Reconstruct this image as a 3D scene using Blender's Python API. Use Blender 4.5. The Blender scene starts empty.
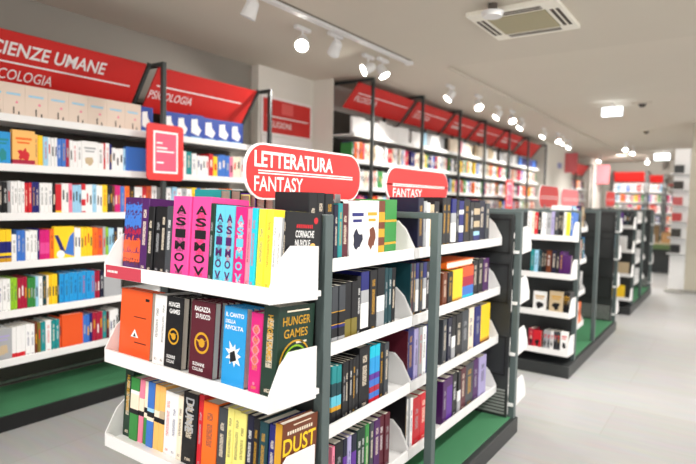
import bpy, bmesh, math, random
from mathutils import Matrix, Vector
random.seed(7)
SC = bpy.context.scene
COL = SC.collection
PI = math.pi

# ------------------------------------------------------------------ camera
FPX, PW, PH, CAMH = 551.7, 696, 464, 1.4
YAW, PITCH, ROLL = (math.radians(a) for a in (34.85, 3.35, 1.28))
CAM = Vector((0, 0, CAMH))
fw = Vector((-math.sin(YAW)*math.cos(PITCH), math.cos(YAW)*math.cos(PITCH), -math.sin(PITCH)))
_r = Vector((math.cos(YAW), math.sin(YAW), 0)); _u = _r.cross(fw)
rt = math.cos(ROLL)*_r + math.sin(ROLL)*_u
up = -math.sin(ROLL)*_r + math.cos(ROLL)*_u
cd = bpy.data.cameras.new('camera'); cam = bpy.data.objects.new('camera', cd); COL.objects.link(cam)
cam.matrix_world = Matrix(((rt.x, up.x, -fw.x, 0), (rt.y, up.y, -fw.y, 0), (rt.z, up.z, -fw.z, CAMH), (0, 0, 0, 1)))
cd.sensor_width = 36; cd.lens = FPX/PW*36; cd.clip_start = .05; cd.clip_end = 200
cd.dof.use_dof = True; cd.dof.focus_distance = 1.95; cd.dof.aperture_fstop = 2.0
SC.camera = cam

def proj(p):
    d = Vector(p)-CAM; z = d.dot(fw)
    return PW/2+FPX*d.dot(rt)/z, PH/2-FPX*d.dot(up)/z, z
def along(px, axis, val, z):
    """coordinate along a shelf (Y on a plane X=val, X on a plane Y=val) seen at photo column px"""
    k = (px-PW/2)/FPX
    g = rt-k*fw
    if axis == 'x':
        return -(g.x*val+g.z*(z-CAMH))/g.y
    return -(g.y*val+g.z*(z-CAMH))/g.x

# ------------------------------------------------------------------ materials
def lin(c):
    o = []
    for v in c[:3]:
        v = v/255.0
        o.append(v/12.92 if v <= .04045 else ((v+.055)/1.055)**2.4)
    return (*o, 1)
MATS = {}
def mat(name, rgb, rough=.5, metal=0, noise=0, nscale=40, bump=0, coat=0, spec=.5):
    if name in MATS: return MATS[name]
    m = bpy.data.materials.new(name); m.use_nodes = True
    nt = m.node_tree; b = nt.nodes['Principled BSDF']
    b.inputs['Base Color'].default_value = lin(rgb); b.inputs['Roughness'].default_value = rough
    b.inputs['Metallic'].default_value = metal; b.inputs['Specular IOR Level'].default_value = spec
    if coat: b.inputs['Coat Weight'].default_value = coat
    if noise or bump:
        tc = nt.nodes.new('ShaderNodeTexCoord'); n = nt.nodes.new('ShaderNodeTexNoise')
        n.inputs['Scale'].default_value = nscale; n.inputs['Detail'].default_value = 4
        nt.links.new(tc.outputs['Object'], n.inputs['Vector'])
        if noise:
            mx = nt.nodes.new('ShaderNodeMix'); mx.data_type = 'RGBA'
            c = lin(rgb)
            mx.inputs[6].default_value = tuple(min(1, v*(1-noise)) for v in c[:3])+(1,)
            mx.inputs[7].default_value = tuple(min(1, v*(1+noise)) for v in c[:3])+(1,)
            nt.links.new(n.outputs['Fac'], mx.inputs[0]); nt.links.new(mx.outputs[2], b.inputs['Base Color'])
        if bump:
            bp = nt.nodes.new('ShaderNodeBump'); bp.inputs['Strength'].default_value = bump
            bp.inputs['Distance'].default_value = .002
            nt.links.new(n.outputs['Fac'], bp.inputs['Height']); nt.links.new(bp.outputs['Normal'], b.inputs['Normal'])
    MATS[name] = m; return m
def emis(name, rgb, s):
    if name in MATS: return MATS[name]
    m = bpy.data.materials.new(name); m.use_nodes = True; b = m.node_tree.nodes['Principled BSDF']
    b.inputs['Base Color'].default_value = lin(rgb)
    b.inputs['Emission Color'].default_value = lin(rgb); b.inputs['Emission Strength'].default_value = s
    MATS[name] = m; return m

M_WHITE = mat('white_metal', (236, 236, 236), .35, noise=.02)
M_DARK = mat('charcoal_metal', (46, 49, 50), .45, noise=.06, nscale=60)
M_POST = mat('grey_green_metal', (84, 97, 97), .42, noise=.05, nscale=60)
M_WPOST = mat('dark_grey_metal', (56, 62, 62), .42, noise=.05, nscale=60)
M_BLACK = mat('black_metal', (25, 26, 27), .5, noise=.1)
M_GREEN = mat('green_deck_laminate', (72, 132, 94), .5, noise=.05, nscale=12)
M_RED = mat('red_sign_acrylic', (226, 54, 54), .45, noise=.02)
M_REDW = mat('red_header_panel', (214, 40, 36), .5, noise=.03)
M_PINK = mat('pink_paper', (236, 92, 122), .6, noise=.04)
M_LET = mat('white_lettering', (248, 242, 242), .5)
M_BACK = mat('dark_back_panel', (72, 68, 62), .7, noise=.08, nscale=20)
M_PAGE = mat('paper_page_edges', (232, 226, 212), .9, noise=.06, nscale=300)
M_WALL = mat('painted_plaster', (150, 146, 138), .85, noise=.03, nscale=3, bump=.1)
M_WALLP = mat('pale_plaster', (236, 232, 224), .85, noise=.03, nscale=3, bump=.1)
M_CEIL = mat('ceiling_paint', (216, 208, 194), .9, noise=.02, nscale=2, bump=.05)
M_CEIL2 = mat('soffit_paint', (212, 204, 190), .9, noise=.02, nscale=2, bump=.05)
M_LAMP = emis('lamp_glow', (255, 250, 240), 14)
M_PANELGLOW = emis('lit_sign_glow', (240, 250, 255), 5)
M_STEEL = mat('brushed_steel', (170, 172, 172), .3, .9)

def floor_mat():
    m = bpy.data.materials.new('grey_vinyl_planks'); m.use_nodes = True
    nt = m.node_tree; b = nt.nodes['Principled BSDF']; L = nt.links
    tc = nt.nodes.new('ShaderNodeTexCoord'); mp = nt.nodes.new('ShaderNodeMapping')
    L.new(tc.outputs['Object'], mp.inputs['Vector'])
    br = nt.nodes.new('ShaderNodeTexBrick'); L.new(mp.outputs['Vector'], br.inputs['Vector'])
    br.inputs['Scale'].default_value = 1; br.inputs['Brick Width'].default_value = 1.2; br.inputs['Row Height'].default_value = .6
    br.inputs['Mortar Size'].default_value = .004; br.inputs['Mortar Smooth'].default_value = .6
    br.inputs['Color1'].default_value = lin((186, 187, 188)); br.inputs['Color2'].default_value = lin((178, 178, 178)); br.inputs['Mortar'].default_value = lin((172, 170, 166))
    n = nt.nodes.new('ShaderNodeTexNoise'); n.inputs['Scale'].default_value = 3; n.inputs['Detail'].default_value = 6
    mp2 = nt.nodes.new('ShaderNodeMapping'); mp2.inputs['Scale'].default_value = (1, 6, 1)
    L.new(tc.outputs['Object'], mp2.inputs['Vector']); L.new(mp2.outputs['Vector'], n.inputs['Vector'])
    mx = nt.nodes.new('ShaderNodeMix'); mx.data_type = 'RGBA'; mx.blend_type = 'MULTIPLY'; mx.inputs[0].default_value = .25
    L.new(br.outputs['Color'], mx.inputs[6]); L.new(n.outputs['Color'], mx.inputs[7])
    L.new(mx.outputs[2], b.inputs['Base Color'])
    b.inputs['Roughness'].default_value = .32; b.inputs['Specular IOR Level'].default_value = .45
    return m
M_FLOOR = floor_mat()

# ------------------------------------------------------------------ mesh helpers
class MB:
    def __init__(s): s.v = []; s.f = []; s.m = []
    def add(s, vs, fs, mi=0, mtx=None):
        o = len(s.v)
        s.v += [tuple(mtx @ Vector(p)) if mtx else tuple(p) for p in vs]
        s.f += [tuple(i+o for i in f) for f in fs]; s.m += [mi]*len(fs); return s
    def box(s, x0, x1, y0, y1, z0, z1, mi=0, mtx=None):
        vs = [(x0, y0, z0), (x1, y0, z0), (x1, y1, z0), (x0, y1, z0), (x0, y0, z1), (x1, y0, z1), (x1, y1, z1), (x0, y1, z1)]
        return s.add(vs, [(0, 3, 2, 1), (4, 5, 6, 7), (0, 1, 5, 4), (1, 2, 6, 5), (2, 3, 7, 6), (3, 0, 4, 7)], mi, mtx)
    def prism(s, pts, h0, h1, axis='z', mi=0, mtx=None):
        """extrude a 2-D outline; axis z: (x,y); axis y: (x,z); axis x: (y,z)"""
        n = len(pts)
        def P(a, b, h): return {'z': (a, b, h), 'y': (a, h, b), 'x': (h, a, b)}[axis]
        vs = [P(a, b, h0) for a, b in pts]+[P(a, b, h1) for a, b in pts]
        fs = [tuple(range(n))[::-1], tuple(range(n, 2*n))]+[(i, (i+1) % n, n+(i+1) % n, n+i) for i in range(n)]
        return s.add(vs, fs, mi, mtx)
    def cyl(s, p0, p1, r0, r1=None, seg=20, mi=0, cap=True):
        r1 = r0 if r1 is None else r1
        p0, p1 = Vector(p0), Vector(p1); a = (p1-p0).normalized()
        t = a.orthogonal().normalized(); b = a.cross(t)
        vs = []
        for p, r in ((p0, r0), (p1, r1)):
            for i in range(seg):
                q = 2*PI*i/seg; vs.append(p+r*(math.cos(q)*t+math.sin(q)*b))
        fs = [(i, (i+1) % seg, seg+(i+1) % seg, seg+i) for i in range(seg)]
        if cap: fs += [tuple(range(seg))[::-1], tuple(range(seg, 2*seg))]
        return s.add(vs, fs, mi)
    def mesh(s, name, mats, bevel=0, smooth=False):
        me = bpy.data.meshes.new(name); me.from_pydata(s.v, [], s.f)
        for m in mats: me.materials.append(m)
        for p, i in zip(me.polygons, s.m): p.material_index = i
        bm = bmesh.new(); bm.from_mesh(me); bmesh.ops.recalc_face_normals(bm, faces=bm.faces)
        if bevel:
            es = [e for e in bm.edges if len(e.link_faces) == 2 and e.calc_face_angle(0) > .5]
            bmesh.ops.bevel(bm, geom=es, offset=bevel, segments=2, affect='EDGES', profile=.5, clamp_overlap=True)
        bm.to_mesh(me); bm.free()
        if smooth:
            for p in me.polygons: p.use_smooth = True
        return me
    def build(s, name, mats, parent=None, bevel=0, loc=None, smooth=False):
        if not isinstance(mats, (list, tuple)): mats = [mats]
        o = bpy.data.objects.new(name, s.mesh(name, mats, bevel, smooth)); COL.objects.link(o)
        if parent is not None: o.parent = parent
        if loc is not None: o.location = loc
        return o

TEXTC = {}
def text_geo(s, w=None, h=None, align='l', bold=0.0):
    """flat lettering as (verts2d, faces), lower left at 0,0, scaled to width w and height h"""
    key = (s, bold)
    if key not in TEXTC:
        cu = bpy.data.curves.new('lettering', 'FONT'); cu.body = s; cu.size = 1; cu.offset = bold; cu.resolution_u = 3
        ob = bpy.data.objects.new('lettering', cu); COL.objects.link(ob)
        dg = bpy.context.evaluated_depsgraph_get(); me = ob.evaluated_get(dg).to_mesh()
        vs = [(v.co.x, v.co.y) for v in me.vertices]; fs = [tuple(p.vertices) for p in me.polygons]
        ob.evaluated_get(dg).to_mesh_clear(); bpy.data.objects.remove(ob); bpy.data.curves.remove(cu)
        TEXTC[key] = (vs, fs)
    vs, fs = TEXTC[key]
    x0 = min(v[0] for v in vs); x1 = max(v[0] for v in vs); y0 = min(v[1] for v in vs); y1 = max(v[1] for v in vs)
    if h is None and w is None: h = .1
    sy = h/(y1-y0) if h else w/(x1-x0)
    sx = w/(x1-x0) if w else sy
    out = [((a-x0)*sx, (b-y0)*sy) for a, b in vs]
    W = (x1-x0)*sx
    if align == 'c': out = [(a-W/2, b) for a, b in out]
    return out, fs, W
def put_text(mb, s, origin, ux, uy, w=None, h=None, align='l', bold=0.0, mi=1):
    vs, fs, W = text_geo(s, w, h, align, bold)
    o, ux, uy = Vector(origin), Vector(ux), Vector(uy)
    mb.add([o+a*ux+b*uy for a, b in vs], fs, mi)
def put_rect(mb, origin, ux, uy, a0, a1, b0, b1, mi=1):
    o, ux, uy = Vector(origin), Vector(ux), Vector(uy)
    mb.add([o+a0*ux+b0*uy, o+a1*ux+b0*uy, o+a1*ux+b1*uy, o+a0*ux+b1*uy], [(0, 1, 2, 3)], mi)
def put_ring(mb, origin, ux, uy, ca, cb, r0, r1, mi=1, seg=28):
    o, ux, uy = Vector(origin), Vector(ux), Vector(uy); vs = []
    for i in range(seg):
        q = 2*PI*i/seg
        for r in (r0, r1): vs.append(o+(ca+r*math.cos(q))*ux+(cb+r*math.sin(q))*uy)
    if r0 <= 0: mb.add(vs[1::2], [tuple(range(seg))], mi)
    else: mb.add(vs, [(2*i, 2*i+1, (2*i+3) % (2*seg), (2*i+2) % (2*seg)) for i in range(seg)], mi)

def tag(o, label, cat, group=None, kind=None):
    o['label'] = label; o['category'] = cat
    if group: o['group'] = group
    if kind: o['kind'] = kind
    return o
def thing(name, label, cat, loc=(0, 0, 0), rz=0, group=None):
    o = bpy.data.objects.new(name, None); COL.objects.link(o); o.location = loc; o.rotation_euler = (0, 0, rz)
    o.empty_display_size = .1
    return tag(o, label, cat, group)
def struct(name, mb, m, bevel=0):
    o = mb.build(name, m, bevel=bevel); o['kind'] = 'structure'; return o
CH = {}
def copy_tree(o, parent=None):
    c = o.copy(); COL.objects.link(c); c.parent = parent
    for ch in o.children: copy_tree(ch, c)
    return c

# ------------------------------------------------------------------ the room
ZC, ZS = 2.75, 2.71            # recess and lower soffit
XA = -4.00                     # back wall behind the first bookcases
struct('floor', MB().box(-4.6, 3.2, -2.2, 19, -.06, 0), M_FLOOR)
ce = MB().box(-4.6, 3.2, 5.02, 19, ZC, ZC+.05); struct('ceiling', ce, M_CEIL)
so = MB().box(-4.6, 3.2, -2.2, 5.02, ZS, ZS+.06).box(-4.6, -2.38, 5.02, 19, ZS, ZS+.035)
struct('ceiling_soffit', so, M_CEIL2)
struct('wall_left', MB().box(XA-.1, XA, -2.2, 4.0, 0, ZS), M_WALL)
struct('wall_left_pilaster', MB().box(-4.1, -3.90, 4.0, 4.86, 0, ZS).box(-4.1, -3.62, 4.86, 4.872, 0, ZS).box(-4.1, -3.80, 4.872, 18.6, 0, ZS), M_WALLP)
struct('trim_1', MB().box(-3.79, -3.30, 11.95, 14.3, 0, ZS), M_WALLP)
struct('trim_2', MB().box(-3.80, -3.30, 16.4, 18.0, 0, ZS), M_WALLP)
struct('wall_back', MB().box(-4.15, 3.2, 18.6, 18.7, 0, ZC), M_WALL)
pil = MB().box(-.60, .25, 10.55, 11.15, 0, ZC)
struct('wall_pillar', pil, mat('beige_pillar_paint', (196, 190, 174), .8, noise=.03, nscale=3))
struct('baseboard_pillar', MB().box(-.66, .31, 10.49, 11.21, 0, .05), mat('grey_skirting', (150, 148, 142), .6))

# ------------------------------------------------------------------ islands (double sided bookcases)
GXL, GXR, GXC = -1.84, -1.015, -1.43
def bracket_pts(d):
    return [(0, 0), (0, .048), (.045, .128), (.085, .163), (d, .163), (d, 0)]
def side_shelf(parent, y0, y1, z, side):
    s = side; xf = GXC+s*.31; xr = GXC+s*.015
    a, b = sorted((xf-s*.006, xr)); l0, l1 = sorted((xf, xf-s*.012))
    sh = MB().box(a, b, y0+.0005, y1-.0005, z+.008, z+.026).box(l0, l1, y0, y1, z, z+.046).build('shelf', M_WHITE, parent, .002)
    for y in (y0, y1-.004):
        MB().prism([(xf-s*p, z+q) for p, q in bracket_pts(.29)], y, y+.004, 'y').build('shelf_bracket', M_WHITE, sh)
TILT = math.radians(3.5)
EC_X0, EC_X1, EC_Y = -1.82, -1.03, 1.107
EC_Z = (1.107, .80, .49, .18)
def end_shelf(parent, yf, z, sgn):
    """sgn=-1: faces the camera end (front at smaller y)"""
    t = math.tan(TILT)
    d = .235
    def Y(p): return yf-sgn*p
    def pr(pts, x0, x1, mb): return mb.prism([(Y(p), z+q-p*t) for p, q in pts], x0, x1, 'x')
    mb = MB(); pr([(0, 0), (0, .046), (.012, .046), (.012, .026), (d, .026), (d, .008), (.02, .006)], EC_X0, EC_X1, mb)
    sh = mb.build('shelf', M_WHITE, parent, .0015)
    for x in (EC_X0-.004, EC_X1):
        b = MB(); pr(bracket_pts(.213), x, x+.004, b); b.build('shelf_bracket', M_WHITE, sh)
    return sh
def make_island():
    r = thing('bookcase_island', 'front charcoal double-sided bookcase island with white shelves and green base deck', 'bookcase')
    MB().box(GXL, GXR, 1.13, 3.325, 0, .098).build('base_plinth', M_DARK, r, .006)
    MB().box(GXL+.03, GXR-.03, 1.40, 3.28, .098, .106).build('base_deck', M_GREEN, r, .002)
    MB().box(GXC-.012, GXC+.012, 1.38, 3.26, .10, 1.30).build('spine_panel', M_BLACK, r)
    ZSH = (1.15, .855, .56, .255)
    for side in (1, -1):
        xp = GXC+side*.385
        for yp in (1.372, 2.162, 3.285):
            a, b = sorted((xp, GXC))
            MB().box(xp-.017, xp+.020, yp-.018, yp+.021, .098, 1.352).box(a, b, yp-.016, yp+.016, 1.325, 1.352).build('post', M_POST, r, .003)
        for y0, y1 in ((1.395, 2.113), (2.117, 3.215)):
            for z in ZSH: side_shelf(r, y0, y1, z, side)
    # end panels: pressed sheet with recessed rectangles and a louvre
    for y, sg in ((1.372, 1), (3.245, -1)):
        mb = MB().box(-1.80, -1.062, y-.008, y+.008, .10, 1.335)
        p = mb.build('end_panel', M_DARK, r)
        ys = (y+.008, y+.014) if sg > 0 else (y-.014, y-.008)
        for x0, x1 in ((-1.40, -1.075), (-1.785, -1.46)):
            for z0, z1 in ((1.10, 1.31), (.80, 1.04), (.36, .60)):
                f = MB()
                f.box(x0, x1, *ys, z0, z0+.012).box(x0, x1, *ys, z1-.012, z1).box(x0, x0+.01, *ys, z0, z1).box(x1-.01, x1, *ys, z0, z1)
                f.build('panel_rib', M_BLACK, p)
        v = MB()
        for k in range(8): v.box(-1.40, -1.075, *ys, .125+k*.02, .136+k*.02)
        v.build('louvre', mat('grey_louvre', (150, 152, 150), .5), p)
    for z in EC_Z:
        end_shelf(r, EC_Y, z, -1)
        end_shelf(r, 3.49, z, 1)
    return r
isl = make_island()
ISL = [isl]
for dy, lab in ((3.47, 'second charcoal bookcase island, standing behind the front island along the aisle'), (6.70, 'third charcoal bookcase island, smallest and farthest along the aisle')):
    c = copy_tree(isl); c.location = (0, dy, 0); c['label'] = lab; ISL.append(c)
    if dy < 4:      # its far bay stands empty on the aisle side
        for p in list(c.children):
            if p.name.startswith('shelf') and min(v.co.y for v in p.data.vertices) > 2.11 and min(v.co.x for v in p.data.vertices) > GXC and max(v.co.y for v in p.data.vertices) < 3.25:
                for q in list(p.children): bpy.data.objects.remove(q)
                bpy.data.objects.remove(p)
for o in ISL: o['group'] = 'bookcase islands along the aisle'
# small red price strip clipped on the end shelf lip
sx0, sx1 = along(105.5, 'y', EC_Y, 1.13)+.006, along(141, 'y', EC_Y, 1.13)
st = MB().box(sx0, sx1, EC_Y-.003, EC_Y-.0005, 1.109, 1.152)
for a in range(7): put_rect(st, (sx0+.012+a*.009, EC_Y-.0035, 1.127), (1, 0, 0), (0, 0, 1), 0, .006, 0, .008)
tag(st.build('shelf_label', [mat('dull_red_card', (190, 62, 80), .5), M_LET]), 'dull red label strip on the front lip of the top end shelf', 'label')

# ------------------------------------------------------------------ wall bookcases
def wall_case(label, y0, y1, xh, zs, ztop, hdr, ysh0=None, left_post=False, lp=.02, deck=True, cat='bookcase', words=None, group='wall bookcases with red headers'):
    """xh = plane of the front hoop posts; shelves face +X"""
    xf, xb = xh-.13, xh-.52
    r = thing('tall_bookcase', label, cat, group=group)
    MB().box(xb-.02, xb, y0+.002, y1-.002, .1, zs[-1]+.32).build('back_panel', M_BACK, r)
    MB().box(xb-.02, xh, y0+.002, y1-.002, 0, .092).build('base_plinth', M_BLACK, r, .004)
    MB().box(xb, xh-.012, y0+.006, y1-.006, .092, .102).build('base_deck', M_GREEN, r)
    MB().box(xb, xb+.012, y0+.01, y1-.01, .125, .14).build('base_rail', M_STEEL, r)
    for z in zs:
        MB().box(xb+.001, xf-.006, y0+.007, y1-.007, z+.01, z+.028).box(xf-.012, xf, y0+.006, y1-.006, z, z+.046).build('shelf', M_WHITE, r, .002)
    xt, zt, xbm, zbm = hdr
    for yp in ([y0+lp] if left_post else [])+[y1-.018]:
        MB().box(xh-.016, xh+.016, yp-.016, yp+.016, .1, ztop).box(xb-.02, xh, yp-.014, yp+.014, ztop-.03, ztop)\
            .box(xb-.05, xb-.02, yp-.014, yp+.014, .0, ztop).build('hoop_frame', M_WPOST, r, .003)
    # leaning red header with its side bracket
    d = Vector((xt-xbm, 0, zt-zbm)); L = d.length; d.normalize(); n = Vector((d.z, 0, -d.x))
    o = Vector((xbm, 0, zbm))
    def Q(y, v, k): return o+Vector((0, y, 0))+v*d+k*n
    h = MB(); ya, yb = y0+(.0 if lp < .1 else .005), y1-.10
    vs = [Q(y, v, k) for y in (ya, yb) for v in (0, L) for k in (-.012, 0)]
    h.add(vs, [(0, 1, 3, 2), (4, 6, 7, 5), (0, 4, 5, 1), (2, 3, 7, 6), (0, 2, 6, 4), (1, 5, 7, 3)])
    hp = h.build('header_panel', M_REDW, r)
    b = MB(); vs = [Q(y, v, k) for y in (y1-.085, y1-.062) for v in (-.09, L+.01) for k in (-.02, .002)]
    b.add(vs, [(0, 1, 3, 2), (4, 6, 7, 5), (0, 4, 5, 1), (2, 3, 7, 6), (0, 2, 6, 4), (1, 5, 7, 3)])
    b.build('header_bracket', M_WPOST, r)
    if words:
        t = MB()
        for w in words:
            if w[0] == 'rule': put_rect(t, Q(0, 0, .0015), (0, 1, 0), d, w[1], w[2], w[3]*L, w[3]*L+.012, 0)
            elif w[0] == 'bar':
                k = w[1]
                while k < w[2]:
                    put_rect(t, Q(0, 0, .0015), (0, 1, 0), d, k, k+.018, w[3]*L, w[3]*L+.045, 0); k += .026
            else: put_text(t, w[1], Q(w[2], w[4]*L, .0015), (0, 1, 0), d, w=w[3], h=w[5], bold=w[6], mi=0)
        t.build('lettering', M_LET, hp)
    return r
ZA = [.345, .64, .935, 1.23, 1.525, 1.82]
HA = (-3.50, 2.335, -3.715, 2.035)
wall_case('wide wall bookcase at far left with pale face-out covers under its top header', 1.28, 2.556, -3.42, ZA, 2.36, HA, left_post=True,
          words=[('t', 'SCIENZE UMANE', 1.415, .76, .60, .088, .022), ('rule', 1.415, 2.39, .47), ('t', 'PSICOLOGIA', 1.455, .41, .18, .070, .006)])
wall_case('wall bookcase beside the pilaster with blue face-out books under its red header', 2.558, 3.672, -3.42, ZA, 2.36, HA,
          words=[('rule', 2.60, 3.46, .60), ('t', 'PSICOLOGIA', 2.565, .40, .32, .068, .006)])
XH = -3.22
ZCs = [.34, .63, .92, 1.21, 1.50, 1.795, 2.08]
HC = (-3.295, 2.635, -3.50, 2.39)
CEND = [4.876, 6.21, 7.35, 8.31, 9.44, 10.52, 11.7]
names = ['nearest', 'second', 'third', 'fourth', 'fifth', 'farthest']
ws = ['FILOSOFIA', 'SOCIOLOGIA', None, None, None, None]
for i in range(5):
    y0, y1 = CEND[i], CEND[i+1]
    W = [('rule', y0+.10, y1-.14, .62)]
    if ws[i]: W.append(('t', ws[i], y0+.10, .44, .34, .066, .006))
    else: W.append(('bar', y0+.12, y0+.40, .36))
    wall_case('%s tall wall bookcase in the row beyond the pilaster, under a red header' % names[i], y0, y1, XH, ZCs, 2.705-.014*i, HC, left_post=(i == 0), lp=.16 if i == 0 else .02, words=W)
wall_case('farthest tall wall bookcase in the row, with a bare cream end panel', CEND[5], 11.7, XH, ZCs, 2.62, (-3.295, 2.59, -3.50, 2.35))
# deep end bookcases, far away
wall_case('small bright wall bookcase between the two far pale pilasters', 14.35, 16.3, XH, ZCs[:6], 2.5, (-3.295, 2.45, -3.46, 2.2), left_post=True)

def back_case(label, x0, x1, y, zs, hz0, hz1):
    r = thing('tall_bookcase', label, 'bookcase', group='red topped bookcases on the far wall')
    MB().box(x0, x1, y-.02, y, .1, zs[-1]+.3).build('back_panel', M_WHITE, r)
    MB().box(x0, x1, y-.45, y, 0, .1).build('base_plinth', M_DARK, r, .004)
    for z in zs: MB().box(x0, x1, y-.35, y-.021, z, z+.03).build('shelf', M_WHITE, r, .002)
    for x in (x0, x1): MB().box(x-.018, x+.018, y-.46, y-.42, .1, hz1+.03).box(x-.018, x+.018, y-.42, y, hz1, hz1+.03).build('post', M_WPOST, r)
    MB().prism([(y-.40, hz1), (y-.39, hz1), (y-.20, hz0), (y-.21, hz0)], x0+.02, x1-.02, 'x').build('header_panel', M_REDW, r)
    return r
ZB = [.3, .6, .9, 1.2, 1.5, 1.8]
back_case('wide red topped bookcase against the far wall', -3.0, -2.13, 18.5, ZB, 2.12, 2.40)
back_case('narrow red topped bookcase against the far wall', -2.06, -1.66, 18.5, ZB, 2.09, 2.30)
back_case('plain dark bookcase at the right end of the far wall', -1.60, -.9, 18.5, ZB[:5], 2.0, 2.05)

# ------------------------------------------------------------------ signs
def pill(y0, y1, z0, z1, r, n=9):
    pts = []
    for cy, cz, a0 in ((y1-r, z1-r, 0), (y0+r, z1-r, 90), (y0+r, z0+r, 180), (y1-r, z0+r, 270)):
        for k in range(n):
            a = math.radians(a0+90*k/(n-1)); pts.append((cy+r*math.cos(a), cz+r*math.sin(a)))
    return pts
def topper(label, y0, y1, z0, z1, words, face_m=None):
    yc = (y0+y1)/2; hw = (y1-y0)/2
    r = thing('category_sign', label, 'sign', (GXC, yc, z0), group='red rounded signs on top of the islands')
    H = z1-z0
    MB().prism(pill(-hw, hw, 0, H, .095), -.004, .004, 'x').build('sign_panel', M_LET, r)
    face = MB().prism(pill(-hw+.008, hw-.008, .008, H-.008, .088), .0042, .0062, 'x').prism(pill(-hw+.008, hw-.008, .008, H-.008, .088), -.0062, -.0042, 'x')
    f = face.build('sign_face', face_m or M_RED, r)
    t = MB()
    for w in words:
        if w[0] == 'rule': put_rect(t, (.0072, 0, 0), (0, 1, 0), (0, 0, 1), w[1], w[2], w[3]*H, w[3]*H+.005, 0)
        else: put_text(t, w[1], (.0072, w[2], w[4]*H), (0, 1, 0), (0, 0, 1), w=w[3], h=w[5], bold=w[6], mi=0)
    t.build('lettering', M_LET, f)
    for y in (-hw*.5, hw*.5):
        MB().box(-.012, .012, y-.02, y+.02, 1.302-z0, .03).build('clip_foot', M_STEEL, r, .002)
    return r
W1 = [('t', 'LETTERATURA', -.325, .475, .57, .060, .026), ('rule', -.305, .30, .50), ('rule', -.305, .30, .455), ('t', 'FANTASY', -.325, .275, .15, .056, .014)]
W2 = [('rule', -.305, .31, .50), ('rule', -.305, .31, .455), ('t', 'FANTASY', -.30, .32, .15, .046, .014)]
s1 = topper('red rounded sign reading LETTERATURA over FANTASY on the front island', 1.398, 2.14, 1.393, 1.602, W1)
s2 = topper('red rounded sign reading only FANTASY, behind the larger LETTERATURA sign', 2.37, 3.10, 1.392, 1.576, W2)
W3 = [('rule', -.305, .31, .50), ('rule', -.305, .31, .40)]
s3 = topper('pale red rounded sign on the near end of the second island', 5.02, 5.68, 1.365, 1.575, W3)
s4 = topper('pale red rounded sign on the middle of the second island', 5.78, 6.55, 1.36, 1.565, W3, mat('hazed_red_sign', (234, 128, 134), .5))  # sign red lightened in its colour to stand in for haze and light bleed
s5 = topper('far pale red rounded sign standing on the third island', 8.15, 8.85, 1.38, 1.60, W3)

def poster():
    r = thing('wall_poster', 'framed red poster reading RELIGIONI on the pale pilaster', 'poster', (-3.899, 4.43, 1.98))
    y0, y1, z0, z1 = -.37, .37, .085, .42
    MB().box(0, .012, y0-.03, y1+.03, z0-.03, z1+.03).build('frame', M_LET, r, .003)
    p = MB().box(.0122, .015, y0, y1, z0, z1).build('poster_face', M_REDW, r)
    t = MB(); put_rect(t, (.0155, 0, 0), (0, 1, 0), (0, 0, 1), y0+.05, y1-.04, z0+.155, z0+.168, 0)
    put_text(t, 'RELIGIONI', (.0155, y0+.06, z0+.055), (0, 1, 0), (0, 0, 1), w=.36, h=.062, bold=.01, mi=0)
    put_rect(t, (.0153, 0, 0), (0, 1, 0), (0, 0, 1), y0+.27, y0+.45, z0+.20, z1-.02, 1)
    t.build('lettering', [M_LET, mat('pink_square', (236, 96, 92), .5)], p)
    MB().box(0, .014, y0-.02, y1+.05, -.06, .05).build('caption_board', M_LET, r, .002)
poster()
def post_sign(label, x, y, z, w, h, group=None):
    r = thing('framed_notice', label, 'sign', (x, y, z), group=group)
    MB().prism(pill(-w/2, w/2, -h/2, h/2, .03), 0, .012, 'x').build('frame', M_RED, r)
    a, b = w/2-.05, h/2-.05
    f = MB().box(.0122, .0135, -a, a, -b, b).box(.0136, .015, -a+.015, a-.015, -b+.015, b-.015, 1).build('paper', [M_LET, M_PINK], r)
    t = MB()
    for k, (q, ww) in enumerate(((.06, .05), (.025, .09), (0, .15), (-.08, .06))):
        put_rect(t, (.0156, -a+.025, q), (0, 1, 0), (0, 0, 1), 0, min(ww, 2*a-.05), 0, .011, 0)
    t.build('lettering', M_LET, f)
post_sign('red framed pink notice clamped on the post between the left wall bookcases', -3.398, 2.535, 1.71, .31, .40)
post_sign('narrow red notice clamped on a post of the far bookcase row', XH+.02, 9.44, 1.55, .36, .50)
nb = MB().box(0, .01, -.16, .16, -.06, .06).build('wall_notice', mat('pale_violet_card', (150, 156, 206), .6), loc=(-3.30, 13.1, 2.28))
tag(nb, 'small pale violet notice on the first far pilaster', 'notice')
def flag(label, x0, x1, y, z0, z1):
    r = thing('hanging_flag_sign', label, 'sign', (x0, y, z0), group='red flag signs on the far pilasters')
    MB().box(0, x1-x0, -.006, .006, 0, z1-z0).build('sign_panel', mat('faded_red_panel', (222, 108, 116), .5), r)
    MB().cyl((0, 0, z1-z0+.012), (x1-x0, 0, z1-z0+.012), .008).build('arm', M_STEEL, r)
flag('faded red flag sign on the first far pilaster', -3.42, -3.02, 13.6, 2.15, 2.60)
flag('faded red flag sign near the last far pilaster', -3.30, -2.95, 17.2, 2.02, 2.55)

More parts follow.
